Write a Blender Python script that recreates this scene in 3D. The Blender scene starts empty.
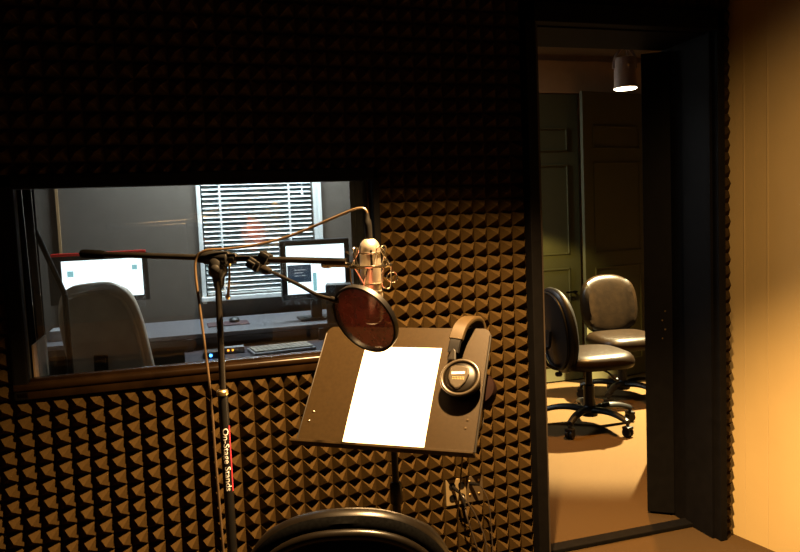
import bpy, bmesh, math, random
from mathutils import Vector, Matrix, Quaternion
random.seed(7)
V = Vector
S = bpy.context.scene
C = S.collection
PI = math.pi

# ------------------------------------------------------------------ camera
cam_d = bpy.data.cameras.new('camera')
cam = bpy.data.objects.new('camera', cam_d)
C.objects.link(cam)
cam_d.sensor_width = 36.0
cam_d.lens = 725.24 / 800 * 36.0
cam_d.clip_start = 0.05
RX, DN, FW = V((.95362, -.29811, -.04168)), V((-.06331, -.06327, -.99599)), V((.29427, .95243, -.07921))
m4 = Matrix((RX, -DN, -FW)).transposed().to_4x4()
m4.translation = V((.543, -2.42, 1.372))
cam.matrix_world = m4
S.camera = cam

# ------------------------------------------------------------------ world, lights, exposure
w = bpy.data.worlds.new('dusk_sky')
S.world = w
w.use_nodes = True
w.node_tree.nodes['Background'].inputs['Color'].default_value = (.30, .52, .58, 1)
w.node_tree.nodes['Background'].inputs['Strength'].default_value = .10
S.view_settings.view_transform = 'Standard'
S.view_settings.look = 'None'
S.view_settings.exposure = 0.0
S.view_settings.gamma = 1.0
S.view_settings.use_curve_mapping = False
S.cycles.max_bounces = 8
S.cycles.transparent_max_bounces = 12


def light(name, kind, loc, energy, color, aim=None, **kw):
    d = bpy.data.lights.new(name, kind)
    d.energy = energy
    d.color = color
    for k, v in kw.items():
        setattr(d, k, v)
    o = bpy.data.objects.new(name, d)
    o.location = loc
    if aim is not None:
        o.rotation_euler = (V(aim) - V(loc)).to_track_quat('-Z', 'Y').to_euler()
    C.objects.link(o)
    return o


WARM = (1.0, .60, .25)
# ceiling can above the music stand in the booth
light('booth_spot', 'SPOT', (1.27, -.93, 2.35), 1400, WARM, (1.27, -1.14, 1.35), spot_size=math.radians(117), spot_blend=.5, shadow_soft_size=.025)
# unseen spot without a fixture, added to brighten the booth's right wall
light('added_wall_fill', 'SPOT', (1.85, -1.95, 2.35), 245, WARM, (2.86, -.62, 1.0), spot_size=math.radians(66), spot_blend=1.0, shadow_soft_size=.05)
# two cans on the ceiling track of the control room
light('track_spot', 'SPOT', (2.975, 1.09, 2.02), 520, (1.0, .45, .09), (2.85, .95, 0), spot_size=math.radians(100), spot_blend=.8, shadow_soft_size=.04)
light('hidden_track_spot', 'SPOT', (4.02, 2.0, 2.2), 6200, (1.0, .80, .42), (3.27, 1.72, 0), spot_size=math.radians(56), spot_blend=.35, shadow_soft_size=.03)
# shaded lamp behind the door casing that lights the closet door
light('wall_lamp', 'SPOT', (3.0, 2.25, 1.40), 36, (1.0, .78, .25), (3.4, 2.75, .25), spot_size=math.radians(84), spot_blend=.35, shadow_soft_size=.05)
# unseen cool area light, added near the control room ceiling to brighten the blind
light('added_blind_fill', 'AREA', (1.12, 2.36, 2.5), 85, (.86, .96, 1.0), (1.12, 2.75, 1.2), shape='RECTANGLE', size=1.2, size_y=.15)


# ------------------------------------------------------------------ materials
def mat(name, col, rough=.6, metal=0., var=.12, scale=40., bump=0., bscale=200., emit=None, spec=.5, coat=0.):
    m = bpy.data.materials.new(name)
    m.use_nodes = True
    nt = m.node_tree
    b = nt.nodes['Principled BSDF']
    tc = nt.nodes.new('ShaderNodeTexCoord')
    nz = nt.nodes.new('ShaderNodeTexNoise')
    nz.inputs['Scale'].default_value = scale
    nz.inputs['Detail'].default_value = 4
    nt.links.new(tc.outputs['Object'], nz.inputs['Vector'])
    rp = nt.nodes.new('ShaderNodeValToRGB')
    rp.color_ramp.elements[0].position = .3
    rp.color_ramp.elements[1].position = .7
    rp.color_ramp.elements[0].color = tuple(c * (1 - var) for c in col) + (1,)
    rp.color_ramp.elements[1].color = tuple(min(1, c * (1 + var)) for c in col) + (1,)
    nt.links.new(nz.outputs['Fac'], rp.inputs['Fac'])
    nt.links.new(rp.outputs['Color'], b.inputs['Base Color'])
    b.inputs['Roughness'].default_value = rough
    b.inputs['Metallic'].default_value = metal
    b.inputs['Specular IOR Level'].default_value = spec
    b.inputs['Coat Weight'].default_value = coat
    if bump:
        n2 = nt.nodes.new('ShaderNodeTexNoise')
        n2.inputs['Scale'].default_value = bscale
        nt.links.new(tc.outputs['Object'], n2.inputs['Vector'])
        bp = nt.nodes.new('ShaderNodeBump')
        bp.inputs['Strength'].default_value = bump
        bp.inputs['Distance'].default_value = .004
        nt.links.new(n2.outputs['Fac'], bp.inputs['Height'])
        nt.links.new(bp.outputs['Normal'], b.inputs['Normal'])
    if emit:
        b.inputs['Emission Color'].default_value = tuple(emit[:3]) + (1,)
        b.inputs['Emission Strength'].default_value = emit[3]
    return m


def glass_mat(name, tint=(1, 1, 1)):
    m = bpy.data.materials.new(name)
    m.use_nodes = True
    nt = m.node_tree
    nt.nodes.clear()
    out = nt.nodes.new('ShaderNodeOutputMaterial')
    mx = nt.nodes.new('ShaderNodeMixShader')
    fr = nt.nodes.new('ShaderNodeFresnel')
    fr.inputs['IOR'].default_value = 1.75
    tr = nt.nodes.new('ShaderNodeBsdfTransparent')
    tr.inputs['Color'].default_value = tint + (1,)
    gl = nt.nodes.new('ShaderNodeBsdfGlossy')
    gl.inputs['Roughness'].default_value = .0
    nt.links.new(fr.outputs[0], mx.inputs[0])
    nt.links.new(tr.outputs[0], mx.inputs[1])
    nt.links.new(gl.outputs[0], mx.inputs[2])
    nt.links.new(mx.outputs[0], out.inputs[0])
    return m


def mesh_cloth(name, col, open_):
    m = mat(name, col, .7, var=.3, scale=30)
    nt = m.node_tree
    out = nt.nodes['Material Output']
    b = nt.nodes['Principled BSDF']
    mx = nt.nodes.new('ShaderNodeMixShader')
    mx.inputs[0].default_value = 1 - open_
    tr = nt.nodes.new('ShaderNodeBsdfTransparent')
    nt.links.new(tr.outputs[0], mx.inputs[1])
    nt.links.new(b.outputs[0], mx.inputs[2])
    nt.links.new(mx.outputs[0], out.inputs[0])
    return m


FOAM = mat('foam', (.031, .0185, .0062), .95, var=.15, scale=300, bump=.25, bscale=500, spec=0)
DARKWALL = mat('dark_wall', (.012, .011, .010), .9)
CARPET = mat('carpet', (.044, .0255, .0085), .98, var=.25, scale=260, bump=.6, bscale=420, spec=.1)
CREAM = mat('cream_panelling', (.35, .255, .108), .6, var=.03, scale=6, bump=.05, bscale=150)
SEAM = mat('panel_seam', (.36, .27, .125), .5, var=.02)
GREYWALL = mat('grey_wall', (.115, .094, .076), .85, var=.05, scale=12)
TANWALL = mat('tan_wall', (.32, .19, .085), .85, var=.06, scale=12)
CEIL = mat('ceiling_brown', (.10, .075, .055), .9)
CLOSET = mat('closet_door', (.062, .056, .020), .6, var=.05, scale=8)
BLACKPAINT = mat('black_paint', (.003, .0026, .0024), .6, var=.2, scale=20, spec=.06)
DARKWOOD = mat('dark_wood', (.009, .0045, .0016), .24, var=.35, scale=14, spec=.14)
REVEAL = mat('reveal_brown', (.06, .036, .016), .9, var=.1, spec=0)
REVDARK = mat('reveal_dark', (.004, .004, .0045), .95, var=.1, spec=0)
GLASS = glass_mat('window_glass', (.96, .98, .98))
WHITE = mat('white_paint', (.82, .84, .84), .45, var=.03)
SLAT = mat('slat_white', (.86, .90, .90), .4, var=.02)
BLKMETAL = mat('black_metal', (.008, .0075, .007), .36, metal=.0, var=.2, spec=.3)
STANDTUBE = mat('stand_tube', (.022, .019, .016), .28, metal=.6, var=.2)
BRASS = mat('brass', (.75, .55, .25), .3, metal=1., var=.08)
SILVER = mat('satin_silver', (.72, .66, .56), .34, metal=.9, var=.06)
CHROME = mat('chrome', (.8, .75, .65), .15, metal=1., var=.04)
DESKM = mat('bronze_desk_metal', (.016, .0098, .0034), .42, metal=.0, var=.12, scale=120, bump=.08, bscale=900, spec=.10)
PAPER = mat('paper', (.88, .87, .84), .8, var=.015)
RUBBER = mat('black_rubber', (.0035, .003, .0025), .8, var=.2, spec=.04)
CABLE = mat('cable_jacket', (.028, .02, .013), .42, var=.15)
MICCORD = mat('mic_cord', (.065, .042, .022), .35, var=.15)
LEATHER = mat('dark_leather', (.0048, .0026, .0010), .34, var=.25, scale=25, bump=.15, bscale=120, spec=.13)
BACKBLK = mat('black_vinyl', (.002, .0017, .0015), .5, var=.15, spec=.10)
GREYLEATHER = mat('taupe_leather', (.66, .53, .40), .36, var=.12, scale=10, bump=.08, bscale=90)
FABRIC = mat('black_fabric', (.003, .003, .003), .95, var=.3, scale=200, spec=0)
PLASTIC = mat('black_plastic', (.0035, .003, .003), .42, var=.15, spec=.2)
SHELL = mat('chair_shell', (.0035, .0025, .0015), .3, var=.15, spec=.22)
BAND = mat('headband_leather', (.034, .022, .009), .3, var=.1)
CUPBLK = mat('cup_black', (.005, .0036, .002), .36, var=.15, spec=.13)
CUPSIL = mat('cup_silver', (.034, .026, .016), .3, metal=.3, var=.06)
REDCUP = mat('cup_cushion', (.006, .002, .0013), .8, var=.2, spec=.04)
MESHRED = mesh_cloth('pop_mesh', (.20, .062, .055), .30)
DESKTOP = mat('desk_laminate', (.15, .145, .16), .35, var=.04)
DESKEDGE = mat('desk_dark', (.03, .027, .027), .5, var=.15)
TRAY = mat('tray_dark', (.055, .045, .055), .4, var=.1)
SCREEN = mat('screen_white', (.1, .1, .1), .3, var=.02, emit=(.86, .95, 1.0, 2.2))
SCREENDK = mat('screen_dark', (.02, .03, .04), .3, emit=(.03, .05, .08, 1.))
SCREENCY = mat('screen_pale_blue', (.1, .1, .1), .3, emit=(.35, .72, .78, 1.))
SCREENTX = mat('screen_text', (.1, .1, .1), .3, emit=(.55, .6, .65, 1.))
BEZEL = mat('monitor_bezel', (.022, .024, .026), .4, var=.1)
REDREFL = mat('painted_red_reflection', (.75, .03, .025), .35, var=.05)  # colour of a red reflection on the monitor
KEYS = mat('beige_keys', (.36, .31, .25), .55, var=.06)
PAD = mat('mouse_pad', (.07, .035, .04), .8, var=.1)
BLUELED = mat('blue_led', (.05, .1, .5), .3, emit=(.05, .3, 1., 14.))
ORLED = mat('orange_led', (.5, .2, .05), .3, emit=(1., .35, .03, 4.))
GREYPL = mat('grey_plastic', (.28, .28, .30), .45, var=.06)
BEIGE = mat('beige_board', (.24, .17, .11), .7, var=.05)
LAMPBODY = mat('lamp_housing', (.50, .36, .28), .5, var=.05)
LAMPEM = mat('lamp_face', (1, .95, .8), .4, emit=(1., .9, .62, 14.))
PLATE = mat('plate_metal', (.17, .125, .06), .5, metal=.2, var=.08)
LETTER = mat('lettering', (.85, .83, .8), .6, var=.02)
REDSTR = mat('red_stripe', (.45, .03, .05), .5, var=.05)


# ------------------------------------------------------------------ mesh helpers
def basis(d):
    d = V(d).normalized()
    a = V((0, 0, 1)) if abs(d.z) < .95 else V((1, 0, 0))
    u = d.cross(a).normalized()
    return u, d.cross(u).normalized(), d


class MB:
    def __init__(s):
        s.b = bmesh.new()

    def ring_loft(s, rings, cap=True, closed=False):
        vs = [[s.b.verts.new(p) for p in r] for r in rings]
        n = len(vs[0])
        k = len(vs)
        for i in range(k if closed else k - 1):
            a, b = vs[i], vs[(i + 1) % k]
            for j in range(n):
                s.b.faces.new((a[j], a[(j + 1) % n], b[(j + 1) % n], b[j]))
        if cap and not closed:
            for r in (vs[0][::-1], vs[-1]):
                if n > 2:
                    s.b.faces.new(r)
        return s

    def box(s, lo, hi, bev=0., M=None):
        lo, hi = V(lo), V(hi)
        c, e = (lo + hi) / 2, (hi - lo) / 2
        r = bmesh.ops.create_cube(s.b, size=2.0)
        vs = r['verts']
        for v in vs:
            v.co = V((v.co.x * e.x, v.co.y * e.y, v.co.z * e.z)) + c
        if bev:
            es = list({ed for v in vs for ed in v.link_edges})
            rr = bmesh.ops.bevel(s.b, geom=es, offset=bev, segments=2, affect='EDGES', profile=.6)
            vs = list({v for f in rr['faces'] for v in f.verts} | {v for v in vs if v.is_valid})
        if M is not None:
            for v in vs:
                v.co = M @ v.co
        return s

    def tube(s, pts, r, n=10, closed=False, smooth=0):
        pts = [V(p) for p in pts]
        if smooth:
            pts = spline(pts, smooth, closed)
        k = len(pts)
        rr = r if isinstance(r, (list, tuple)) else [r] * k
        if len(rr) != k:
            rr = [rr[0] + (rr[-1] - rr[0]) * i / (k - 1) for i in range(k)]
        tan = []
        for i in range(k):
            if closed:
                t = pts[(i + 1) % k] - pts[i - 1]
            else:
                t = pts[min(k - 1, i + 1)] - pts[max(0, i - 1)]
            tan.append(t.normalized())
        u, v, _ = basis(tan[0])
        rings = []
        for i in range(k):
            u = (u - tan[i] * u.dot(tan[i])).normalized()
            v = tan[i].cross(u)
            rings.append([pts[i] + (u * math.cos(a) + v * math.sin(a)) * rr[i] for a in (2 * PI * j / n for j in range(n))])
        return s.ring_loft(rings, True, closed)

    def lathe(s, prof, c=(0, 0, 0), ax=(0, 0, 1), n=24):
        """prof: (radius, height) pairs along the axis"""
        u, v, d = basis(ax)
        c = V(c)
        rings = [[c + d * h + (u * math.cos(a) + v * math.sin(a)) * max(r, 1e-4) for a in (2 * PI * j / n for j in range(n))] for r, h in prof]
        return s.ring_loft(rings)

    def torus(s, c, ax, R, r, n=36, m=8):
        u, v, d = basis(ax)
        c = V(c)
        rings = []
        for i in range(n):
            a = 2 * PI * i / n
            e = u * math.cos(a) + v * math.sin(a)
            rings.append([c + e * (R + r * math.cos(t)) + d * (r * math.sin(t)) for t in (2 * PI * j / m for j in range(m))])
        return s.ring_loft(rings, False, True)

    def prism(s, poly, o, X, Y, N, h0, h1):
        """polygon in the (X, Y) frame at o, extruded along N"""
        o, X, Y, N = V(o), V(X), V(Y), V(N)
        return s.ring_loft([[o + X * a + Y * b + N * h for a, b in poly] for h in (h0, h1)])

    def build(s, name, m, parent=None, smooth=False, bevel=0., sub=0):
        bmesh.ops.recalc_face_normals(s.b, faces=s.b.faces)
        off = V((0, 0, 0))
        p = parent
        while p is not None:
            off += p.location
            p = p.parent
        if off.length:
            for v in s.b.verts:
                v.co -= off
        me = bpy.data.meshes.new(name)
        if smooth:
            for f in s.b.faces:
                f.smooth = True
        s.b.to_mesh(me)
        s.b.free()
        me.materials.append(m)
        o = bpy.data.objects.new(name, me)
        C.objects.link(o)
        if parent is not None:
            o.parent = parent
        if bevel:
            md = o.modifiers.new('bevel', 'BEVEL')
            md.width = bevel
            md.segments = 2
            md.limit_method = 'ANGLE'
        if sub:
            md = o.modifiers.new('sub', 'SUBSURF')
            md.levels = md.render_levels = sub
        if smooth:
            me.set_sharp_from_angle(angle=math.radians(42))
        return o


def spline(pts, k, closed=False):
    out = []
    n = len(pts)
    for i in range(n if closed else n - 1):
        if closed:
            p0, p1, p2, p3 = pts[i - 1], pts[i], pts[(i + 1) % n], pts[(i + 2) % n]
        else:
            p0, p1, p2, p3 = pts[max(0, i - 1)], pts[i], pts[i + 1], pts[min(n - 1, i + 2)]
        for j in range(k):
            t = j / k
            out.append(.5 * ((2 * p1) + (p2 - p0) * t + (2 * p0 - 5 * p1 + 4 * p2 - p3) * t * t + (3 * p1 - p0 - 3 * p2 + p3) * t ** 3))
    if not closed:
        out.append(pts[-1])
    return out


def bx(lo, hi, bev=0., M=None):
    return MB().box(lo, hi, bev, M)


def thing(name, label, cat, loc=(0, 0, 0), group=None):
    o = bpy.data.objects.new(name, None)
    o.empty_display_size = .05
    C.objects.link(o)
    o.location = loc
    return tag(o, label, cat, group)


def tag(o, label, cat, group=None):
    o['label'] = label
    o['category'] = cat
    if group:
        o['group'] = group
    return o


def struct(o, label=None):
    o['kind'] = 'structure'
    if label:
        o['label'] = label
    return o


# ------------------------------------------------------------------ the setting
T = .28                      # thickness of the wall between booth and control room
WX0, WX1, WZ0, WZ1 = .10, 1.197, .874, 1.545        # window opening
DX0, DX1, DZ1 = 1.836, 2.600, 2.05                # door opening
BH, CH = 2.45, 2.60          # ceilings
struct(bx((-1.2, -3.6, -.1), (5.2, 2.95, 0)).build('floor', CARPET), 'tan carpet running through booth and control room')
struct(bx((-1.2, -3.6, BH), (3.6, 0, BH + .1)).build('ceiling', CEIL))
struct(bx((-.6, T, CH), (5.2, 2.95, CH + .1)).build('ceiling', CEIL))
wf = MB()
wf.box((-1.2, 0, 0), (WX0, T, CH + .1))
wf.box((WX0, 0, 0), (WX1, T, WZ0))
wf.box((WX0, 0, WZ1), (WX1, T, CH + .1))
wf.box((WX1, 0, 0), (DX0, T, CH + .1))
wf.box((DX0, 0, DZ1), (DX1, T, CH + .1))
wf.box((DX1, 0, 0), (5.2, T, CH + .1))
wall_f = struct(wf.build('wall_front', DARKWALL), 'dark wall between the booth and the control room')

# pyramid foam on the booth side
P = .0508
HF = .043


def foam_rect(mb, x0, x1, z0, z1):
    i0, i1 = math.floor(x0 / P - 1e-6), math.ceil(x1 / P + 1e-6)
    j0, j1 = math.floor((z0 - .82) / P - 1e-6), math.ceil((z1 - .82) / P + 1e-6)
    b = bmesh.new()
    g = {}

    def gv(i, j):
        if (i, j) not in g:
            g[(i, j)] = b.verts.new((i * P, -.004, .82 + j * P))
        return g[(i, j)]
    for i in range(i0, i1):
        for j in range(j0, j1):
            c = [gv(i, j), gv(i + 1, j), gv(i + 1, j + 1), gv(i, j + 1)]
            rx, rz, rh = (random.uniform(-.0015, .0015) for _ in range(3))
            t = b.verts.new(((i + .5) * P + rx, -HF + rh, .82 + (j + .5) * P + rz))
            for k in range(4):
                b.faces.new((c[k], c[(k + 1) % 4], t))
    for co, no in (((x0, 0, 0), (-1, 0, 0)), ((x1, 0, 0), (1, 0, 0)), ((0, 0, z0), (0, 0, -1)), ((0, 0, z1), (0, 0, 1))):
        bmesh.ops.bisect_plane(b, geom=b.verts[:] + b.edges[:] + b.faces[:], plane_co=co, plane_no=no, clear_outer=True)
    me = bpy.data.meshes.new('t')
    b.to_mesh(me)
    b.free()
    mb.b.from_mesh(me)
    bpy.data.meshes.remove(me)


fm = MB()
FX0, FX1, FZ0, FZ1 = .056, 1.221, .873, 1.548     # outer edge of the window frame
CL, CR = 1.776, 2.632                             # outer edges of the door casing
foam_rect(fm, -1.19, FX0, 0, 2.44)
foam_rect(fm, FX0, FX1, FZ1, 2.44)
foam_rect(fm, FX0, FX1, 0, FZ0)
foam_rect(fm, FX1, CL, .42, 2.44)
foam_rect(fm, FX1, 1.425, .32, .42)
foam_rect(fm, 1.575, CL, .32, .42)
foam_rect(fm, FX1, CL, 0, .32)
foam_rect(fm, CL, CR, 2.12, 2.44)
foam_rect(fm, CR, 2.690, 0, 2.44)
fo = fm.build('acoustic_foam', FOAM, wall_f)
fo['label'] = 'charcoal pyramid acoustic foam glued over the wall'

# right wall of the booth, slightly splayed, with two panel seams
rd = V((.163, -.987, 0)).normalized()
rn = V((-rd.y, rd.x, 0))
RW0 = V((2.694, 0, 0))
RM = Matrix.Translation(RW0) @ Matrix((rd, rn, V((0, 0, 1)))).transposed().to_4x4()
rw = struct(bx((-.02, 0, 0), (3.7, .1, BH + .1), 0, RM).build('wall_right', CREAM), 'cream panelled wall on the right')
for sx in (.072, .175, .50):
    bx((sx, -.0015, 0), (sx + .004, .002, BH), 0, RM).build('panel_seam', SEAM, rw)
struct(bx((1.02, -.012, 0), (3.6, 0, BH), 0, RM).build('bounce_cutter', DARKWALL), 'added dark sheet over the unseen rear part of the right wall, cutting bounce light')  # out of view, added to keep bounced light off the upper foam
struct(bx((-1.3, -3.6, 0), (-1.19, 0, BH + .1)).build('wall_left', DARKWALL))
struct(bx((-1.3, -3.7, 0), (3.7, -3.55, BH + .1)).build('wall_back', DARKWALL))

# control room shell
BY = 2.75
KX0, KX1, KZ0, KZ1 = .735, 1.512, .885, 1.98       # outside window
cw = MB()
cw.box((-.6, BY, 0), (KX0, BY + .15, CH + .1))
cw.box((KX0, BY, 0), (KX1, BY + .15, KZ0))
cw.box((KX0, BY, KZ1), (KX1, BY + .15, CH + .1))
cw.box((KX1, BY, 0), (2.3, BY + .15, CH + .1))
struct(cw.build('wall_far', GREYWALL), 'grey far wall of the control room')
struct(bx((2.3, BY, 0), (5.2, BY + .15, CH + .1)).build('wall_far_right', TANWALL), 'tan far wall above the closet doors')
struct(bx((-.6, T, 0), (-.5, BY, CH + .1)).build('wall_side_left', GREYWALL))
struct(bx((5.1, T, 0), (5.2, BY, CH + .1)).build('wall_side_right', TANWALL))

# studio window between the rooms
win = struct(thing('window_1', 'black framed studio window into the control room', 'window', (WX0, 0, WZ0)))
fr = MB()
fr.box((FX0, -.030, FZ0), (WX0, .02, FZ1), .006)
fr.box((WX1, -.030, FZ0), (FX1, .02, FZ1), .006)
fr.box((FX0, -.030, 1.505), (FX1, .02, FZ1), .006)
fr.build('window_frame', BLACKPAINT, win)
sl = MB()
sl.box((FX0, -.030, FZ0), (FX1, 0, FZ0 + .03), .008)
sl.tube([(FX0 + .002, -.020, FZ0 + .038), (FX1 - .002, -.020, FZ0 + .038)], .015, 12)
sl.box((WX0, -.016, FZ0 + .03), (WX1, .018, .934), .004)
sl.build('sill', DARKWOOD, win, smooth=True)
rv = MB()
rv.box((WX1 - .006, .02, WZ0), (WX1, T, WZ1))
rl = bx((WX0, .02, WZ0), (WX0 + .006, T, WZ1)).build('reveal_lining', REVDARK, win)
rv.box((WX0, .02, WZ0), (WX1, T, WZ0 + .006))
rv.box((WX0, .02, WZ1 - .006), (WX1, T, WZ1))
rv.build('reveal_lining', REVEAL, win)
for gy, ga in ((.092, 5.0), (.235, 3.4)):
    g2 = MB()
    g2.box((WX0 + .011, -.003, 0), (WX1 - .006, .003, .655), 0, Matrix.Translation((0, gy, WZ0 + .007)) @ Matrix.Rotation(math.radians(ga), 4, 'X'))
    g2.build('glass_pane', GLASS, win)
bx((WX0 + .006, .025, WZ0 + .006), (WX0 + .0105, .262, 1.03)).build('jamb_panel', BEIGE, win)

# doorway: casing, jambs, threshold
dj = MB()
dj.box((CL, -.055, 0), (1.816, 0, 2.12), .003)
dj.box((CL, -.055, DZ1), (CR, 0, 2.12), .003)
dj.box((DX1, -.055, 0), (CR, 0, 2.12), .003)
dj.box((DX1 - .012, -.02, 0), (DX1, .141, DZ1))
dj.box((DX1 - .004, .14, 0), (DX1, T, DZ1))
dj.box((DX0, 0, DZ1 - .006), (DX1, T, DZ1))
struct(dj.build('trim_1', BLACKPAINT), 'black casing around the studio doorway')
struct(bx((1.816, -.03, 0), (DX0, .04, DZ1)).build('trim_2', mat('stop_brown', (.022, .015, .009), .6)), 'narrow brown door stop inside the casing')
struct(bx((DX0, .10, 0), (DX1, .16, .018), .004).build('trim_3', RUBBER), 'black threshold strip across the doorway')
# thick studio door swung open, seen along its hinge edge
dv = V((.60, .80, 0)).normalized()
dn = V((dv.y, -dv.x, 0))
DM = Matrix.Translation((2.592, .222, 0)) @ Matrix((dv, dn, V((0, 0, 1)))).transposed().to_4x4()
dr = struct(thing('door_1', 'thick black studio door standing open, seen edge on', 'door', (2.592, .222, 0)))
bx((0, -.115, .012), (.78, 0, 2.03), .003, DM).build('door_leaf', BLACKPAINT, dr)
for dz in (.80, .84, .88, .92):
    MB().lathe([(.004, -.003), (.004, .0), (.002, .002)], DM @ V((0, -.03 - (.012 if dz in (.80, .88) else 0), dz)), -dv, 10).build('screw', BRASS, dr)

# closet doors on the far wall
def closet(nm, M, wd, label):
    d = struct(thing(nm, label, 'door', M.translation))
    bx((0, -.03, .01), (wd, 0, 2.29), .002, M).build('door_leaf', CLOSET, d)
    mo = MB()
    for z0, z1 in ((1.85, 2.03), (1.03, 1.745), (.14, .92)):
        for q in ((.1, z0, wd - .1, z0 + .012), (.1, z1 - .012, wd - .1, z1), (.1, z0, .112, z1), (wd - .112, z0, wd - .1, z1)):
            mo.box((q[0], -.038, q[1]), (q[2], -.029, q[3]), .002, M)
    mo.build('panel_moulding', CLOSET, d)
    return d


c1 = closet('door_2', Matrix.Translation((3.06, BY, 0)), .60, 'flat closet door of panelled olive wood beside the pulled out leaf')
hb = MB()
hb.box((3.50, BY - .075, .72), (3.60, BY - .06, .735), .003)
hb.box((3.585, BY - .065, .72), (3.597, BY - .028, .735))
hb.build('door_handle', BLACKPAINT, c1)
cv = V((.66, .13, 0)).normalized()
CM = Matrix.Translation((3.60, BY - .16, 0)) @ Matrix((cv, V((-cv.y, cv.x, 0)), V((0, 0, 1)))).transposed().to_4x4()
closet('door_3', CM, .70, 'panelled closet door pulled ajar behind the office chairs')
struct(bx((2.4, BY - .03, 2.30), (5.1, BY, 2.55), .003).build('trim_4', TANWALL), 'tan header board above the closet doors')
struct(bx((-.170, BY - .02, .76), (-.155, BY, 2.4)).build('trim_5', TANWALL), 'narrow tan strip on the grey wall')

# outside window with its blind
w2 = struct(thing('window_2', 'white framed outside window of the control room', 'window', (KX0, BY, KZ0)))
f2 = MB()
f2.box((KX0 - .028, BY - .02, KZ0 - .045), (KX0, BY + .03, KZ1 + .05), .003)
f2.box((KX1, BY - .02, KZ0 - .045), (KX1 + .018, BY + .03, KZ1 + .05), .003)
f2.box((KX1 + .034, BY - .03, KZ0 - .045), (KX1 + .056, BY + .0, KZ1 + .05), .003)
f2.box((KX1 + .018, BY - .004, KZ0 - .045), (KX1 + .034, BY, KZ1 + .05))
f2.box((KX0 - .028, BY - .02, KZ1), (KX1 + .07, BY + .03, KZ1 + .05), .003)
f2.build('window_frame', WHITE, w2)
bx((KX0 - .035, BY - .045, KZ0 - .03), (KX1 + .07, BY + .03, KZ0), .004).build('sill', WHITE, w2)
bx((KX0, BY + .11, KZ0), (KX1, BY + .116, KZ1)).build('glass_pane', GLASS, w2)
vb = thing('venetian_blind', 'white venetian blind with tilted slats hanging in the far window', 'blind', (1.12, BY + .05, KZ0))
st = MB()
n_sl = 33
for k in range(n_sl):
    z = KZ0 + .035 + k * .0322
    M = Matrix.Translation((0, BY + .05, z)) @ Matrix.Rotation(math.radians(38), 4, 'X')
    st.box((KX0 + .012, -.0135, -.0005), (KX1 - .008, .0135, .0005), 0, M)
st.build('slats', SLAT, vb)
bx((KX0 + .008, BY + .03, KZ1 - .045), (KX1 - .006, BY + .07, KZ1 - .005), .003).build('headrail', WHITE, vb)
bx((KX0 + .012, BY + .038, KZ0 + .004), (KX1 - .008, BY + .062, KZ0 + .018), .003).build('bottom_rail', WHITE, vb)
for lx in (.865, 1.345):
    bx((lx - .007, BY + .030, KZ0 + .01), (lx + .007, BY + .0315, KZ1 - .04)).build('ladder_tape', WHITE, vb)
cd = MB()
cd.tube([(1.44, BY + .022, KZ1 - .04), (1.44, BY + .022, 1.60)], .0015, 6)
cd.lathe([(.003, .03), (.006, .02), (.010, -.01), (.008, -.02)], (1.44, BY + .022, 1.585), (0, 0, 1), 10)
cd.build('pull_cord', WHITE, vb)


# ------------------------------------------------------------------ office chairs
def pad(mb, hw, hh, nexp, th, M, wing=0., n=72, curve=0.):
    """upholstered pad: superellipse outline in local x / z, thickness along y (front = +y)"""
    def outl(t, s):
        c, q = math.cos(t), math.sin(t)
        return (math.copysign(abs(c) ** (2 / nexp), c) * hw * s, math.copysign(abs(q) ** (2 / nexp), q) * hh * s)
    prof = [(.02, th), (.2, th), (.35, th * .99), (.45, th * .98), (.54, th * .965), (.62, th * .95), (.70, th * .92), (.80, th * .88), (.91, th * .74), (.97, th * .5), (1., th * .2), (.99, -th * .08), (.95, -th * .28), (.84, -th * .36), (.5, -th * .40), (.02, -th * .40)]
    rings = []
    for s_, y in prof:
        r = []
        for j in range(n):
            x, z = outl(2 * PI * j / n, s_)
            yy = y + curve * (x / hw) ** 2
            if y > th * .3:
                yy += wing * th * math.exp(-((abs(x / hw) - .78) / .15) ** 2) * (.75 - .25 * z / hh)
            r.append(M @ V((x, yy, z)))
        rings.append(r)
    mb.ring_loft(rings)


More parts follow.
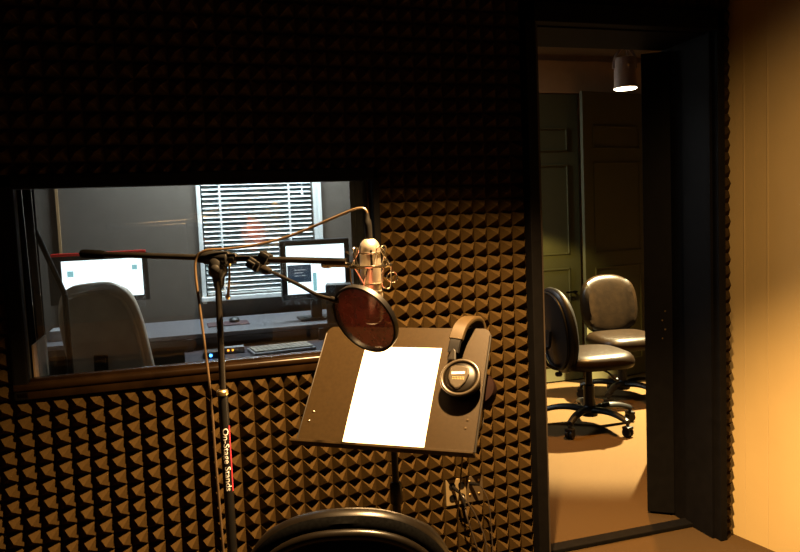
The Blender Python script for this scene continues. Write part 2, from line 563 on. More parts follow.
def office_chair(label, loc, yaw, back_m, seat_m, seat_z=.47, back=(.215, .235, .70), tilt=10, nexp=2.5, roll=0, group='office chairs', panel_m=None, base_rot=.3, curve=.02, wing=.55):
    root = thing('office_chair', label, 'office chair', (0, 0, 0), group)
    hw, hh, zc = back
    bs = MB()
    bs.lathe([(.05, .075), (.055, .09), (.05, .125), (.034, .14)], n=20)
    for k in range(5):
        a = base_rot + k * 2 * PI / 5
        e = V((math.cos(a), math.sin(a), 0))
        sd = V((-e.y, e.x, 0))
        rings = []
        for t in [i / 8 for i in range(9)]:
            r = .03 + t * .27
            z = .112 + .022 * math.sin(t * PI * .8) - .035 * t * t
            wd = .032 - .010 * t
            hh_ = .022 - .005 * t
            rings.append([e * r + V((0, 0, z)) + sd * (wd * math.cos(q)) + V((0, 0, hh_ * math.sin(q))) for q in (2 * PI * j / 10 for j in range(10))])
        bs.ring_loft(rings)
    bs.build('base', PLASTIC, root, smooth=True)
    for k in range(5):
        a = base_rot + k * 2 * PI / 5
        e = V((math.cos(a), math.sin(a), 0))
        sd = V((-e.y, e.x, 0))
        c = e * .295
        cs = MB()
        for s_ in (-1, 1):
            cs.lathe([(.010, -.009), (.026, -.009), (.029, -.004), (.029, .004), (.026, .009), (.010, .009)], c + V((0, 0, .029)) + sd * .014 * s_, sd, 18)
        cs.tube([c + V((0, 0, .03)), c + V((0, 0, .085))], .010, 8)
        cs.box((-.024, -.026, .048), (.024, .026, .066), .006, Matrix.Translation(c) @ Matrix.Rotation(a, 4, 'Z'))
        cs.build('caster', PLASTIC, root, smooth=True)
    cl = MB()
    cl.lathe([(.034, .10), (.034, .27), (.022, .272), (.022, seat_z - .07)], n=20)
    cl.build('gas_column', PLASTIC, root, smooth=True)
    mc = MB()
    mc.box((-.09, -.11, seat_z - .085), (.09, .10, seat_z - .045), .012)
    mc.tube([(.07, .03, seat_z - .07), (.17, .05, seat_z - .08), (.245, .055, seat_z - .10)], .006, 8)
    mc.lathe([(.012, -.03), (.014, 0), (.010, .03)], (.25, .055, seat_z - .10), (1, 0, -.2), 10)
    mc.build('tilt_mechanism', PLASTIC, root, smooth=True)
    st_ = MB()
    # seat lies in local x / y, its top is +z
    M = Matrix.Translation((0, .02, seat_z - .035)) @ Matrix.Rotation(math.radians(90), 4, 'X') @ Matrix.Scale(-1, 4, (0, 0, 1))
    pad(st_, .235, .235, 3.4, .075, M)
    st_.build('seat', seat_m, root, smooth=True)
    by = -.215
    bm = MB()
    path = [(0, -.06, seat_z - .065), (0, -.20, seat_z - .07), (0, -.285, seat_z - .03), (0, -.305, seat_z + .06), (0, by - .055, zc - hh * .35), (0, by - .045, zc)]
    pts = spline([V(p) for p in path], 6)
    rings = []
    for i, p in enumerate(pts):
        t = (pts[min(i + 1, len(pts) - 1)] - pts[max(i - 1, 0)]).normalized()
        nn = t.cross(V((1, 0, 0)))
        rings.append([p + V((.034 * a_, 0, 0)) + nn * (.009 * b_) for a_, b_ in ((-1, -1), (1, -1), (1, 1), (-1, 1))])
    bm.ring_loft(rings)
    bm.lathe([(.02, -.012), (.024, 0), (.02, .012)], (0, -.20, seat_z - .105), (0, 0, 1), 12)
    bm.build('back_bar', PLASTIC, root, smooth=True, bevel=.004)
    BMx = Matrix.Translation((0, by, zc)) @ Matrix.Rotation(math.radians(tilt), 4, 'X') @ Matrix.Rotation(roll, 4, 'Y')
    bk = MB()
    pad(bk, hw, hh, nexp, .055, BMx, wing=wing, curve=curve)
    bro = bk.build('backrest', back_m, root, smooth=True)
    # rear shell with a raised rim
    sh = MB()
    n = 60

    def outl(t, s_, y):
        c, q = math.cos(t), math.sin(t)
        x, z = math.copysign(abs(c) ** (2 / nexp), c) * hw * s_, math.copysign(abs(q) ** (2 / nexp), q) * hh * s_
        return BMx @ V((x, y + curve * (x / hw) ** 2, z))
    prof = [(.988, -.0065), (.955, -.0185), (.90, -.022), (.80, -.022), (.5, -.027), (.02, -.028)]
    sh.ring_loft([[outl(2 * PI * j / n, s_, y) for j in range(n)] for s_, y in prof], cap=False)
    sh.build('back_shell', panel_m or PLASTIC, bro, smooth=True)
    bd = MB()
    bd.tube([outl(2 * PI * j / n, .882, -.027) for j in range(n)], .0105, 10, closed=True)
    bd.build('rim_bead', back_m, bro, smooth=True)
    root.location = loc
    root.rotation_euler = (0, 0, yaw)
    return root


office_chair('black office chair in front of the music stand, only its back rim showing', (.868, -.975, 0), math.radians(-17),
             SHELL, LEATHER, .44, (.208, .23, .637), 8, 2.35, panel_m=FABRIC, base_rot=.15)
office_chair('dark office chair side-on in the doorway, nearest the door', (2.995, 1.56, 0), math.radians(-97),
             BACKBLK, LEATHER, .46, (.235, .27, .635), 6, 2.4, base_rot=.42, wing=0)
office_chair('brown leather office chair facing the doorway behind the other chair', (3.58, 2.06, 0), math.radians(174),
             LEATHER, LEATHER, .45, (.225, .225, .665), 9, 2.5, base_rot=.75, wing=.6)
office_chair('taupe leather high back chair at the desk behind the window', (.275, 1.62, 0), math.radians(-25),
             GREYLEATHER, GREYLEATHER, .50, (.22, .36, .765), 9, 3.4, roll=math.radians(-5), panel_m=GREYLEATHER, base_rot=.5)

# ------------------------------------------------------------------ control room furniture
dk = thing('studio_desk', 'long grey topped studio desk under the far window', 'desk', (.62, 2.3, 0))
bx((-.19, 1.93, .725), (1.66, 2.64, .75), .003).build('desk_top', DESKTOP, dk)
ap = MB()
ap.box((-.19, 2.55, .0), (1.66, 2.57, .725))
ap.box((-.19, 1.95, 0), (-.16, 2.55, .725))
ap.box((1.63, 1.95, 0), (1.66, 2.55, .725))
ap.box((-.19, 1.925, .690), (1.66, 1.945, .7245))
ap.build('frame', DESKEDGE, dk)
bx((.56, 1.44, .635), (1.40, 1.96, .655), .003).build('keyboard_shelf', TRAY, dk)
for x in (.58, 1.35):
    sg = MB()
    sg.box((x, 1.90, .655), (x + .03, 1.95, .725))
    sg.build('shelf_bracket', DESKEDGE, dk)
    bx((x, 1.55, 0), (x + .03, 1.60, .635)).build('shelf_leg', DESKEDGE, dk)


def monitor(label, cx, y, z0, z1, hw, desk_z, marks, red_refl=False, inset=.035):
    t = thing('computer_monitor', label, 'monitor', (cx, y, desk_z), 'monitors on the studio desk')
    bx((cx - hw, y, z0), (cx + hw, y + .05, z1), .008).build('bezel', BEZEL, t)
    sc = bx((cx - hw + inset, y - .002, z0 + .035), (cx + hw - .035, y + .004, z1 - .035)).build('screen', SCREEN, t)
    for nm, m_, x0, x1, q0, q1 in marks:
        bx((x0, y - .0035, q0), (x1, y - .002, q1)).build(nm, m_, sc)
    sd = MB()
    sd.box((cx - .035, y + .04, desk_z + .01), (cx + .035, y + .075, (z0 + z1) / 2), .006)
    sd.box((cx - .12, y - .05, desk_z), (cx + .12, y + .13, desk_z + .015), .005)
    sd.build('stand', BEZEL, t)
    if red_refl:
        r = bx((cx - hw + .02, y - .006, z1 - .006), (cx + hw - .01, y + .03, z1 + .012), .003).build('red_reflection', REDREFL, t)  # a red reflection, built as a coloured strip on the bezel
        r['label'] = 'painted red reflection along the top edge'
    return t


monitor('large monitor with a painted red reflection along its top behind the taupe chair', .095, 2.36, .93, 1.232, .285, .75,
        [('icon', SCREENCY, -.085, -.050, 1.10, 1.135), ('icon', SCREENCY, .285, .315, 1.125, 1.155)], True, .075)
mm = [('dialog', SCREENDK, 1.212, 1.362, .995, 1.105), ('scroll_panel', SCREENCY, 1.372, 1.395, .935, 1.05)]
mm += [('text_line', SCREENTX, 1.255, 1.325 - .014 * (k % 2), 1.070 - .018 * k, 1.076 - .018 * k) for k in range(3)]
monitor('smaller monitor with a dark dialog box, in front of the blind', 1.395, 2.14, .885, 1.262, .222, .75, mm)

kb = thing('keyboard', 'beige curved keyboard on the shelf behind the window sill', 'keyboard', (1.08, 1.68, .655))
KM = Matrix.Translation((1.085, 1.66, .655)) @ Matrix.Rotation(math.radians(6), 4, 'Z')
bx((-.175, -.10, 0), (.175, .10, .018), .006, KM).build('keyboard_case', GREYPL, kb)
ky = MB()
for r_ in range(5):
    for k in range(13):
        ky.box((-.165 + k * .0255, -.085 + r_ * .034, .018), (-.143 + k * .0255, -.058 + r_ * .034, .027), .002, KM)
ky = ky.build('keys', KEYS, kb)
ky['kind'] = 'stuff'
mp = bx((.71, 2.17, .75), (.965, 2.36, .756), .002).build('mouse_pad', PAD)
tag(mp, 'dark red mouse pad on the grey desk top', 'mouse pad')
ms = MB()
ms.lathe([(.02, 0), (.032, .004), (.034, .014), (.026, .026), (.008, .032)], (.88, 2.30, .756), (0, 0, 1), 18)
ms = ms.build('computer_mouse', BEZEL, None, smooth=True)
tag(ms, 'black computer mouse on the dark red pad', 'mouse')
ai = thing('audio_interface', 'small box with a glowing blue light on the shelf', 'audio interface', (.71, 1.66, .655))
bx((.655, 1.615, .655), (.765, 1.72, .69), .004).build('case', DESKEDGE, ai)
MB().lathe([(.008, 0), (.008, .004), (.004, .007)], (.695, 1.616, .672), (0, -1, 0), 12).build('blue_light', BLUELED, ai)
a2 = thing('power_strip', 'grey box with small orange lights on the shelf', 'box', (.83, 1.75, .655))
bx((.775, 1.71, .655), (.885, 1.77, .69), .004).build('case', GREYPL, a2)
for k in range(2):
    bx((.79 + k * .025, 1.7085, .670), (.80 + k * .025, 1.7105, .680)).build('light', ORLED, a2)
spk = thing('desk_speaker', 'dark desk speaker tilted in front of the smaller monitor', 'speaker', (1.50, 1.95, .75))
SM = Matrix.Translation((1.50, 1.95, .75)) @ Matrix.Rotation(math.radians(-14), 4, 'Z')
bx((-.085, -.05, 0), (.085, .09, .235), .006, SM).build('cabinet', DESKEDGE, spk)
MB().lathe([(.055, 0), (.055, .004), (.02, -.004)], SM @ V((0, -.05, .08)), SM.to_3x3() @ V((0, -1, 0)), 20).build('cone', RUBBER, spk)
bp_ = bx((-.17, 2.10, .75), (-.085, 2.25, .812), .005).build('card_box', GREYPL)
tag(bp_, 'small grey box on the left end of the desk', 'box')
cb = thing('side_cabinet', 'beige metal cabinet at the left edge of the window', 'cabinet', (-.255, 1.75, 0))
bx((-.33, 1.55, 0), (-.20, 1.95, .845), .004).build('body', BEIGE, cb)
bx((-.325, 1.545, .05), (-.205, 1.55, .80), .002).build('door', BEIGE, cb)
rod = thing('boom_arm', 'dark slanted boom arm at the left of the window', 'boom arm', (.02, .82, 0))
rb_ = MB()
rb_.tube([(-.06, .8, 1.60), (.105, .8, 1.12)], .011, 10)
rb_.build('arm', BLKMETAL, rod, smooth=True)
rb2 = MB()
rb2.tube([(.105, .8, 1.12), (.105, .8, .02)], .012, 10)
rb2.lathe([(.13, 0), (.13, .012), (.03, .03)], (.105, .8, 0), (0, 0, 1), 20)
rb2.build('post', BLKMETAL, rod, smooth=True)


# track light
def can(label, p, ceil):
    x, y, z = p
    t = thing('track_light', label, 'lamp', (x, y, ceil), 'ceiling can lamps')
    h = MB()
    h.lathe([(.058, .0), (.064, .0), (.064, .012), (.060, .014), (.058, .15), (.055, .165), (.02, .168)], (x, y, z), (0, 0, 1), 28)
    h.build('housing', LAMPBODY, t, smooth=True)
    MB().lathe([(.060, -.004), (.062, -.001)], (x, y, z), (0, 0, 1), 24).build('lamp_face', LAMPEM, t)
    yk = MB()
    e = V((.955, -.298, 0))
    for s_ in (-1, 1):
        yk.tube([V((x, y, z + .11)) + e * .064 * s_, V((x, y, z + .175)) + e * .052 * s_, V((x, y, z + .215)) + e * .02 * s_, V((x, y, z + .225))], .008, 8, smooth=4)
    f_ = V((-.298, -.955, 0))
    yk.tube([V((x, y, z + .22)) + f_ * .02, V((x, y, z + .10)) + f_ * .064], .005, 8)
    yk.build('yoke', LAMPBODY, t, smooth=True)
    MB().lathe([(.006, 0), (.008, .004), (.004, .008)], V((x, y, z + .115)) + f_ * .062, f_, 10).build('knob', BRASS, t, smooth=True)
    sm = MB()
    sm.tube([(x, y, z + .22), (x, y, ceil)], .010, 8)
    sm.lathe([(.05, 0), (.05, .015)], (x, y, ceil - .015), (0, 0, 1), 20)
    sm.build('stem', BLKMETAL, t)


can('can lamp with a glowing rim hanging in the doorway', (2.975, 1.09, 2.035), CH)

# ------------------------------------------------------------------ microphone on its boom stand
ST = V((.634, -.600, 0))
ms_ = thing('microphone_stand', 'tall black boom microphone stand in front of the window', 'microphone stand', ST)
bs = MB()
for k in range(3):
    a = PI / 2 + .35 + k * 2 * PI / 3
    e = V((math.cos(a), math.sin(a), 0))
    bs.tube([ST + V((0, 0, .20)) + e * .02, ST + e * .30 + V((0, 0, .012))], .009, 8)
    bs.tube([ST + V((0, 0, .09)) + e * .012, ST + e * .16 + V((0, 0, .105))], .005, 6)
bs.lathe([(.02, .07), (.022, .08), (.022, .22), (.018, .24)], ST, (0, 0, 1), 16)
bs.build('tripod_base', BLKMETAL, ms_, smooth=True)
MB().tube([ST + V((0, 0, .2)), ST + V((0, 0, .957))], .0125, 16).build('lower_tube', BLKMETAL, ms_, smooth=True)
MB().tube([ST + V((0, 0, .9)), V((.641, -.575, 1.24))], .0082, 14).build('upper_tube', STANDTUBE, ms_, smooth=True)
MB().lathe([(.0127, -.006), (.0145, -.005), (.0145, .003), (.012, .006), (.009, .008)], ST + V((0, 0, .961)), (0, 0, 1), 18).build('clutch_ring', BRASS, ms_, smooth=True)
BA, BT, BE = V((.319, -.361, 1.314)), V((.643, -.567, 1.293)), V((.928, -.748, 1.276))
bdir = (BE - BT).normalized()
bm_ = MB()
bm_.tube([BA, BT, BE], .0075, 14)
bm_.build('boom_tube', STANDTUBE, ms_, smooth=True)
gp = MB()
gd = (BT - BA).normalized()
gp.lathe([(.006, -.012), (.0105, -.010), (.0115, .0), (.0105, .05), (.008, .06)], BA, gd, 16)
gp.build('end_grip', RUBBER, ms_, smooth=True)
tj = MB()
tj.lathe([(.010, -.055), (.014, -.05), (.014, -.036), (.0175, -.032), (.0175, .030), (.013, .034), (.013, .05), (.009, .054)], BT, bdir, 20)
cdir = FW - bdir * FW.dot(bdir)
cdir.normalize()
bd_ = (BT - V((.644, -.485, 1.235)))
tj.lathe([(.010, -.075), (.013, -.07), (.015, -.05), (.024, -.038), (.024, -.008), (.018, .0)], BT, -(V((0, 0, -1))), 18)
tj.build('boom_clutch', BLKMETAL, ms_, smooth=True)
kn = MB()
kn.lathe([(.006, .01), (.006, .022), (.010, .024), (.011, .030), (.005, .034)], BT + V((0, 0, -.028)), -FW, 16)
kn.build('clutch_knob', BLKMETAL, ms_, smooth=True)
hd = MB()
q0 = BT + V((.028, 0, -.018))
hd.tube([q0, q0 + V((-.002, -.01, -.03)), q0 + V((-.008, -.012, -.075))], .0028, 8, smooth=4)
hd.lathe([(.004, -.006), (.0065, 0), (.004, .006)], q0 + V((-.009, -.012, -.08)), (0, 0, 1), 10)
hd.lathe([(.003, -.004), (.005, 0), (.003, .004)], q0, (0, 0, 1), 10)
hd.build('clamp_wire', BRASS, ms_, smooth=True)
# lettering along the tube, wrapped round it, and the red stripe beside it
cu = bpy.data.curves.new('t', 'FONT')
cu.body = 'On-Stage Stands'
cu.size = .0205
cu.offset = .0001
cu.align_x = 'CENTER'
cu.align_y = 'CENTER'
cu.resolution_u = 3
to = bpy.data.objects.new('t', cu)
C.objects.link(to)
bpy.context.view_layer.update()
me = bpy.data.meshes.new_from_object(to.evaluated_get(bpy.context.evaluated_depsgraph_get()))
bpy.data.objects.remove(to)
tb_ = bmesh.new()
tb_.from_mesh(me)
bmesh.ops.triangulate(tb_, faces=tb_.faces[:])
for _ in range(2):
    bmesh.ops.subdivide_edges(tb_, edges=[e_ for e_ in tb_.edges if e_.calc_length() > .0025], cuts=2, use_grid_fill=True)
    bmesh.ops.triangulate(tb_, faces=tb_.faces[:])
tb_.to_mesh(me)
tb_.free()
xs = [v.co.x for v in me.vertices]
ln = max(xs) - min(xs)
fz = V((ST.x - cam.location.x, ST.y - cam.location.y, 0)).normalized()
sdv = V((-fz.y, fz.x, 0))                      # left as seen
r_ = .0135
for v in me.vertices:
    x, y = v.co.x * (.158 / ln), v.co.y
    ang = (-y - .0) / r_                       # text reads downwards, its top to the right
    v.co = V((0, 0, .795 - x)) + (-fz * math.cos(ang - .05) + sdv * math.sin(ang - .05)) * r_
me.materials.append(LETTER)
lt = bpy.data.objects.new('lettering', me)
C.objects.link(lt)
lt.parent = ms_
rs_ = MB()
rings = []
for z in (.712, .878):
    rings.append([ST + V((0, 0, z)) + (-fz * math.cos(a_) + sdv * math.sin(a_)) * rr for rr, a_ in ((.0127, -1.25), (.0130, -1.25), (.0130, -.85), (.0127, -.85))])
rs_.ring_loft(rings)
rs_.build('red_stripe', REDSTR, ms_)

# condenser microphone hung upside down, and the spider shock mount that holds it
MC = V((.979, -.778, 1.268))
mic = thing('condenser_microphone', 'silver condenser microphone hanging upside down in its shock mount', 'microphone', MC)
b_ = MB()
b_.lathe([(.0235, -.062), (.0245, -.058), (.0245, .036), (.0238, .042), (.0205, .050), (.0155, .056), (.011, .059)], MC, (0, 0, 1), 32)
b_.build('body', SILVER, mic, smooth=True)
gr = MB()
gr.lathe([(.008, -.142), (.02, -.138), (.0255, -.125), (.0265, -.112), (.0265, -.066), (.0245, -.062)], MC, (0, 0, 1), 32)
gr.build('grille', SILVER, mic, smooth=True)
MB().torus(MC + V((0, 0, -.064)), (0, 0, 1), .0255, .002).build('grille_band', CHROME, mic, smooth=True)
bx((-.003, -.001, -.012), (.004, .001, .034), .0005, Matrix.Translation(MC - V((FW.x, FW.y, 0)).normalized() * .0245 + V((.004, 0, 0)))).build('switch_slot', RUBBER, mic)
sm_ = thing('shock_mount', 'wire spider shock mount ring around the microphone', 'shock mount', MC)
h = MB()
h.torus(MC + V((0, 0, -.004)), (0, 0, 1), .049, .0036, 44)
h.build('ring', CHROME, sm_, smooth=True)
nk = MB()
nk.lathe([(.008, -.075), (.010, -.070), (.010, -.056), (.0075, -.052), (.0065, -.02), (.006, .0)], MC + V((0, 0, -.003)) - bdir * .046, bdir, 14)
nk.build('stem', CHROME, sm_, smooth=True)
for up in (1, -1):
    MB().torus(MC + V((0, 0, .030 * up - .004 + (-.012 if up < 0 else 0))), (0, 0, 1), .0258, .002).build('inner_ring', CHROME, sm_, smooth=True)
for up in (1, -1):
    for k in range(4):
        a = .35 + k * PI / 2 + (.0 if up > 0 else .5)
        def pol(r, t, z):
            return MC + V((r * math.cos(t), r * math.sin(t), z))
        zz = -.004
        L = .040 if up > 0 else -.048
        pts = [pol(.049, a - .42, zz), pol(.036, a - .22, zz + L * .55), pol(.030, a - .05, zz + L * .98), pol(.043, a + .02, zz + L * 1.12), pol(.050, a + .10, zz + L * .9), pol(.049, a + .34, zz)]
        MB().tube(pts, .0019, 8, smooth=5).build('spring_wire', CHROME, sm_, smooth=True)
lp = MB()
lc = MC + RX * .050 + V((0, 0, -.030))
lp.torus(lc, FW, .012, .0018, 24)
lp.build('wire_loop', CHROME, sm_, smooth=True)

# microphone cable
mcb = thing('microphone_cable', 'long thin cable arching from the microphone along the boom and down the stand', 'cable', (.982, -.774, 1.34))
pl_ = MB()
pl_.lathe([(.0085, 0), (.0092, .030), (.0082, .042), (.006, .047), (.0042, .060)], MC + V((.000, .002, .0592)), (-.03, .02, 1), 16)
pl_.build('plug', BLKMETAL, mcb, smooth=True)
cp = [(.9775, -.775, 1.383), (.976, -.774, 1.392), (.970, -.770, 1.3985), (.958, -.764, 1.399), (.941, -.756, 1.394), (.888, -.721, 1.372), (.811, -.672, 1.341), (.732, -.630, 1.322), (.663, -.592, 1.315), (.620, -.575, 1.314), (.598, -.565, 1.301), (.589, -.563, 1.266), (.594, -.573, 1.167), (.600, -.583, 1.069), (.606, -.598, .945), (.607, -.616, .797), (.609, -.626, .674), (.611, -.634, .560), (.612, -.64, .30), (.60, -.62, .03), (.50, -.70, .006), (.3, -.6, .006)]
cb_ = MB()
cb_.tube(cp, .0032, 8, smooth=6)
cb_.build('cord', MICCORD, mcb, smooth=True)

# pop filter
PC = V((.915, -.956, 1.165))
PN = (-.70 * FW + .71 * (-.747 * RX + .665 * DN)).normalized()
pf = thing('pop_filter', 'round mesh pop filter on a gooseneck in front of the microphone', 'pop filter', (.748, -.665, 1.262))
ho = MB()
ho.lathe([(.0745, -.006), (.0795, -.006), (.080, 0), (.0795, .006), (.0745, .006), (.0735, 0), (.0745, -.006)], PC, PN, 48)
ho.b.faces.ensure_lookup_table()
for f_ in [f for f in ho.b.faces if len(f.verts) > 10]:
    ho.b.faces.remove(f_)
ho.build('hoop', PLASTIC, pf, smooth=True)
for s_ in (-.004, .004):
    d_ = MB()
    u_, v_, _ = basis(PN)
    rings = [[PC + PN * (s_ + .003 * (1 - q * q) * (1 if s_ > 0 else -1)) + (u_ * math.cos(t) + v_ * math.sin(t)) * .075 * q for t in (2 * PI * j / 40 for j in range(40))] for q in (.01, .3, .6, .85, 1.)]
    d_.ring_loft(rings, cap=False)
    d_.build('mesh_screen', MESHRED, pf, smooth=True)
edge = PC + (V((.861, -.920, 1.204)) - PC).normalized() * .079
CP = BT.lerp(BE, .37)
gk = MB()
gk.tube([CP + V((.004, -.035, -.026)), (.770, -.745, 1.252), (.803, -.828, 1.233), (.830, -.882, 1.215), edge], .0042, 10, smooth=6)
gk.lathe([(.004, -.012), (.0065, -.008), (.0065, .008), (.004, .012)], edge, (edge - V((.83, -.882, 1.215))), 12)
gk.build('gooseneck', STANDTUBE, pf, smooth=True)
cm = MB()
ex = bdir
ez = (V((0, 0, 1)) - ex * ex.z).normalized()
ey = ez.cross(ex)
KMx = Matrix.Translation(CP) @ Matrix((ex, ey, ez)).transposed().to_4x4() @ Matrix.Rotation(math.radians(28), 4, 'Y')
cm.box((-.012, -.014, -.010), (.014, .014, .018), .003, KMx)
cm.box((-.028, -.018, -.034), (.004, .010, -.008), .003, KMx)
cm.box((-.026, -.026, -.030), (-.006, -.014, -.014), .002, KMx)
cm.build('clamp', BLKMETAL, pf, smooth=True)
cs_ = MB()
p0 = CP + V((-.006, -.034, -.022))
cs_.lathe([(.008, 0), (.011, .004), (.011, .020), (.0075, .026), (.0075, .034), (.005, .038)], p0, (V((.770, -.745, 1.252)) - p0), 14)
cs_.lathe([(.006, 0), (.006, .006)], p0 - RX * .004, -FW, 10)
cs_.build('clamp_screw', STANDTUBE, pf, smooth=True)

# ------------------------------------------------------------------ music stand, paper, headphones
yaw, tl = -.646, .708
LX = V((math.cos(yaw), math.sin(yaw), 0))
bk_ = V((-math.sin(yaw), math.cos(yaw), 0))
LU = V((0, 0, math.cos(tl))) + bk_ * math.sin(tl)
LN = LX.cross(LU)
L0 = V((1.057, -.654, .9195))


def dl(x, y, n):
    return L0 + LX * x + LU * y + LN * n


def rrect(x0, x1, y0, y1, r, corners=(1, 1, 1, 1), k=5):
    out = []
    for i, (cx, cy, a0) in enumerate(((x1, y1, 0), (x0, y1, PI / 2), (x0, y0, PI), (x1, y0, 3 * PI / 2))):
        if not corners[i]:
            out.append((cx, cy))
            continue
        sx, sy = (-1 if cx == x1 else 1), (-1 if cy == y1 else 1)
        for j in range(k + 1):
            a = a0 + (PI / 2) * j / k
            out.append((cx + sx * r + r * math.cos(a), cy + sy * r + r * math.sin(a)))
    return out


PX, PY = 1.085, -.545
mst = thing('music_stand', 'tilted bronze metal music stand holding a sheet of paper', 'music stand', (PX, PY, 0))
d_ = MB()
d_.prism(rrect(-.237, .233, -.145, .203, .022, (1, 1, 0, 0)), L0, LX, LU, LN, -.004, 0)
d_.build('desk', DESKM, mst)
lg = MB()
lg.prism([(-.245, -.152), (.236, -.152), (.236, -.145), (-.245, -.145)], L0, LX, LU, LN, -.004, .024)
lg.build('ledge', DESKM, mst, bevel=.001)
for x_, r_2 in ((.2335, .0035), (-.2375, .0022)):
    MB().tube([dl(x_, -.140, -.001), dl(x_, .182, -.001)], r_2, 8).build('edge_lip', STANDTUBE, mst, smooth=True)
for px_, py_ in ((-.212, -.058), (-.218, -.085), (.205, -.058), (.203, -.080)):
    MB().lathe([(.0032, 0), (.0032, .001), (.0015, .002)], dl(px_, py_, 0), LN, 10).build('rivet', BAND, mst)
MB().tube([(PX, PY, .12), (PX, PY, .62)], .0125, 16).build('lower_tube', STANDTUBE, mst, smooth=True)
MB().tube([(PX, PY, .55), (PX, PY, .80)], .0095, 14).build('upper_tube', BLKMETAL, mst, smooth=True)
MB().lathe([(.013, -.035), (.0175, -.03), (.0175, .02), (.012, .028)], (PX, PY, .62), (0, 0, 1), 16).build('height_collar', BLKMETAL, mst, smooth=True)
hg = MB()
pc = V((PX, PY, .80))
hg.tube([pc, pc + V((0, 0, .03)), dl(.0, -.03, -.012)], .010, 10)
hg.prism([(-.06, -.06), (.06, -.06), (.06, .03), (-.06, .03)], L0, LX, LU, LN, -.012, -.0042)
hg.build('tilt_bracket', BLKMETAL, mst)
tb = MB()
for k in range(3):
    a = .9 + k * 2 * PI / 3
    e = V((math.cos(a), math.sin(a), 0))
    c = V((PX, PY, 0))
    tb.tube([c + V((0, 0, .16)) + e * .012, c + e * .12 + V((0, 0, .10)), c + e * .25 + V((0, 0, .010))], .009, 8, smooth=4)
tb.lathe([(.018, .11), (.020, .12), (.020, .19), (.014, .20)], (PX, PY, 0), (0, 0, 1), 14)
tb.build('tripod_base', BLKMETAL, mst, smooth=True)

pp = MB()
n = 14
rings = []
for i in range(n + 1):
    y = -.1395 + .279 * i / n
    nn = .0015 + .003 * math.sin(PI * i / n)
    rings.append([dl(-.108, y, nn), dl(.108, y, nn), dl(.108, y, nn + .0006), dl(-.108, y, nn + .0006)])
pp.ring_loft(rings)
tag(pp.build('paper_sheet', PAPER), 'blank white sheet of paper on the music stand', 'paper')

hp = thing('headphones', 'silver and black headphones hooked over the music stand corner', 'headphones', dl(.17, .03, .02))
# band: strap over the top edge
bp = [(.150, .112, .030), (.154, .148, .036), (.161, .188, .034), (.174, .222, .016), (.184, .236, -.010), (.190, .226, -.036), (.194, .190, -.056), (.196, .140, -.062), (.197, .105, -.062)]
pts = spline([V(p) for p in bp], 5)


def strap(i0, i1, wd, th):
    mb = MB()
    rings = []
    for i in range(i0, i1):
        t = pts[min(i + 1, len(pts) - 1)] - pts[max(i - 1, 0)]
        t.normalize()
        xx = V((1, 0, 0))
        xx = (xx - t * xx.dot(t)).normalized()
        nn = t.cross(xx)
        r = []
        for a_, b2 in ((-1, -.4), (-.85, -1), (.85, -1), (1, -.4), (1, .4), (.85, 1), (-.85, 1), (-1, .4)):
            q = pts[i] + xx * (wd * a_) + nn * (th * b2)
            r.append(dl(*q))
        rings.append(r)
    mb.ring_loft(rings)
    return mb


strap(5, 36, .0195, .0065).build('headband', BAND, hp, smooth=True)
strap(0, 7, .0155, .0042).build('slider', PLASTIC, hp, smooth=True)
strap(34, len(pts), .0155, .0042).build('slider', PLASTIC, hp, smooth=True)
FC = dl(.180, .040, .018)
cpm = MB()
cpm.lathe([(.040, -.014), (.047, -.010), (.048, .004), (.043, .014), (.036, .018)], FC, LN, 32)
cpm = cpm.build('ear_cup', CUPBLK, hp, smooth=True)
MB().torus(dl(.180, .040, .033), LN, .0475, .0048, 44, 10).build('cup_ring', CUPSIL, cpm, smooth=True)
MB().torus(dl(.180, .040, .033), LN, .0365, .0028, 40, 8).build('cup_ring', CUPBLK, cpm, smooth=True)
shp = [(-.024, .026), (-.012, .031), (.006, .030), (.024, .024), (.027, .006), (.020, -.016), (.008, -.032), (-.004, -.034), (-.018, -.022), (-.026, -.002)]
sp = MB()
sp.prism(shp, dl(.176, .040, 0), LX, LU, LN, .030, .041)
cap_ = sp.build('cap', CUPSIL, cpm, bevel=.003)
bb = MB()
bb.prism([(-.018, .004), (.016, .006), (.016, .013), (-.018, .011)], dl(.176, .040, 0), LX, LU, LN, .0405, .0418)
bb.build('badge', SILVER, cap_)
dt = MB()
for i in range(8):
    for j in range(2):
        dt.prism([(-.014 + i * .004, -.004 - j * .005), (-.012 + i * .004, -.004 - j * .005), (-.012 + i * .004, -.002 - j * .005), (-.014 + i * .004, -.002 - j * .005)], dl(.176, .040, 0), LX, LU, LN, .0405, .0414)
dt.build('badge_dots', BRASS, cap_)
yk = MB()
yk.prism([(-.013, -.012), (.012, -.014), (.008, .014), (.0, .026), (-.006, .014)], dl(.150, .100, 0), LX, LU, LN, .026, .036)
yk.build('yoke', CUPBLK, hp, bevel=.003)
RC = dl(.206, .045, -.050)
rc = MB()
rc.lathe([(.036, -.022), (.046, -.018), (.050, -.004), (.050, .010), (.046, .020), (.03, .024)], RC, LN, 28)
rc.build('ear_cup', REDCUP, hp, smooth=True)
hc = MB()
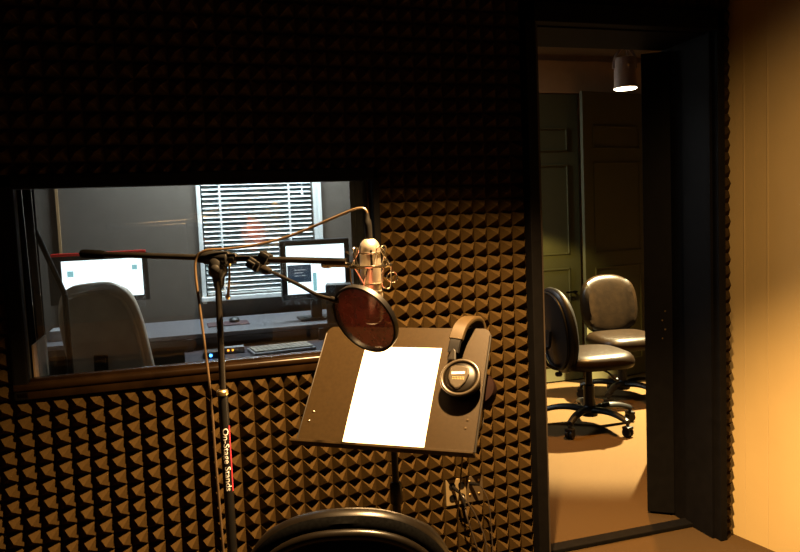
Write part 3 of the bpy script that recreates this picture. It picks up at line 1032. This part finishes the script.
hc.tube([dl(.226, .0, -.055), dl(.228, -.06, -.05), (1.236, -.70, .80), (1.252, -.60, .62), (1.31, -.42, .42), (1.36, -.30, .25), (1.40, -.20, .06), (1.42, -.15, .006), (1.5, -.25, .006)], .0022, 8, smooth=6)
hc.build('headphone_cord', CABLE, hp, smooth=True)

# ------------------------------------------------------------------ connector plate in the foam
cpt = thing('connector_plate', 'metal wall plate with four round sockets set in the foam', 'wall plate', (1.50, -.01, .32))
bx((1.427, -.014, .322), (1.506, -.002, .418), .002).build('plate', PLATE, cpt)
p2 = bx((1.508, -.012, .322), (1.573, -.002, .418), .002).build('plate', mat('aged_plate', (.05, .034, .016), .5, metal=.2), cpt)
for x in (1.451, 1.487):
    for z in (.350, .394):
        MB().lathe([(.0125, 0), (.0125, .003), (.010, .003), (.0095, .001)], (x, -.014, z), (0, -1, 0), 20).build('socket', RUBBER, cpt)
for x in (1.520, 1.556):
    for z in (.352, .402):
        MB().lathe([(.0045, 0), (.0045, .002), (.002, .004)], (x, -.012, z), (0, -1, 0), 10).build('screw', BRASS, cpt)


def plug_cable(label, pts_, dirv, r=.0030):
    t = thing('patch_cable', label, 'cable', pts_[0], 'cables plugged into the wall plate')
    p = V(pts_[0])
    MB().lathe([(.0065, 0), (.0065, .022), (.005, .034), (.0035, .044)], p, dirv, 12).build('plug', RUBBER, t, smooth=True)
    MB().tube([p + V(dirv).normalized() * .042] + list(pts_[1:]), r, 8, smooth=6).build('cord', CABLE, t, smooth=True)


plug_cable('black cable hanging from the lower right socket', [(1.487, -.018, .350), (1.480, -.075, .30), (1.500, -.072, .23), (1.53, -.075, .12), (1.54, -.08, .012), (1.46, -.15, .006)], (-.05, -.9, -.6))
plug_cable('black cable hanging from the upper left socket', [(1.451, -.018, .394), (1.475, -.075, .365), (1.512, -.08, .30), (1.545, -.085, .2), (1.555, -.09, .05), (1.56, -.13, .006)], (.4, -.8, -.4))
plug_cable('thin cable looping from the right edge of the plate', [(1.520, -.016, .395), (1.552, -.055, .385), (1.572, -.062, .33), (1.580, -.062, .22), (1.585, -.065, .03), (1.60, -.09, .006)], (.5, -.8, .1), .0022)
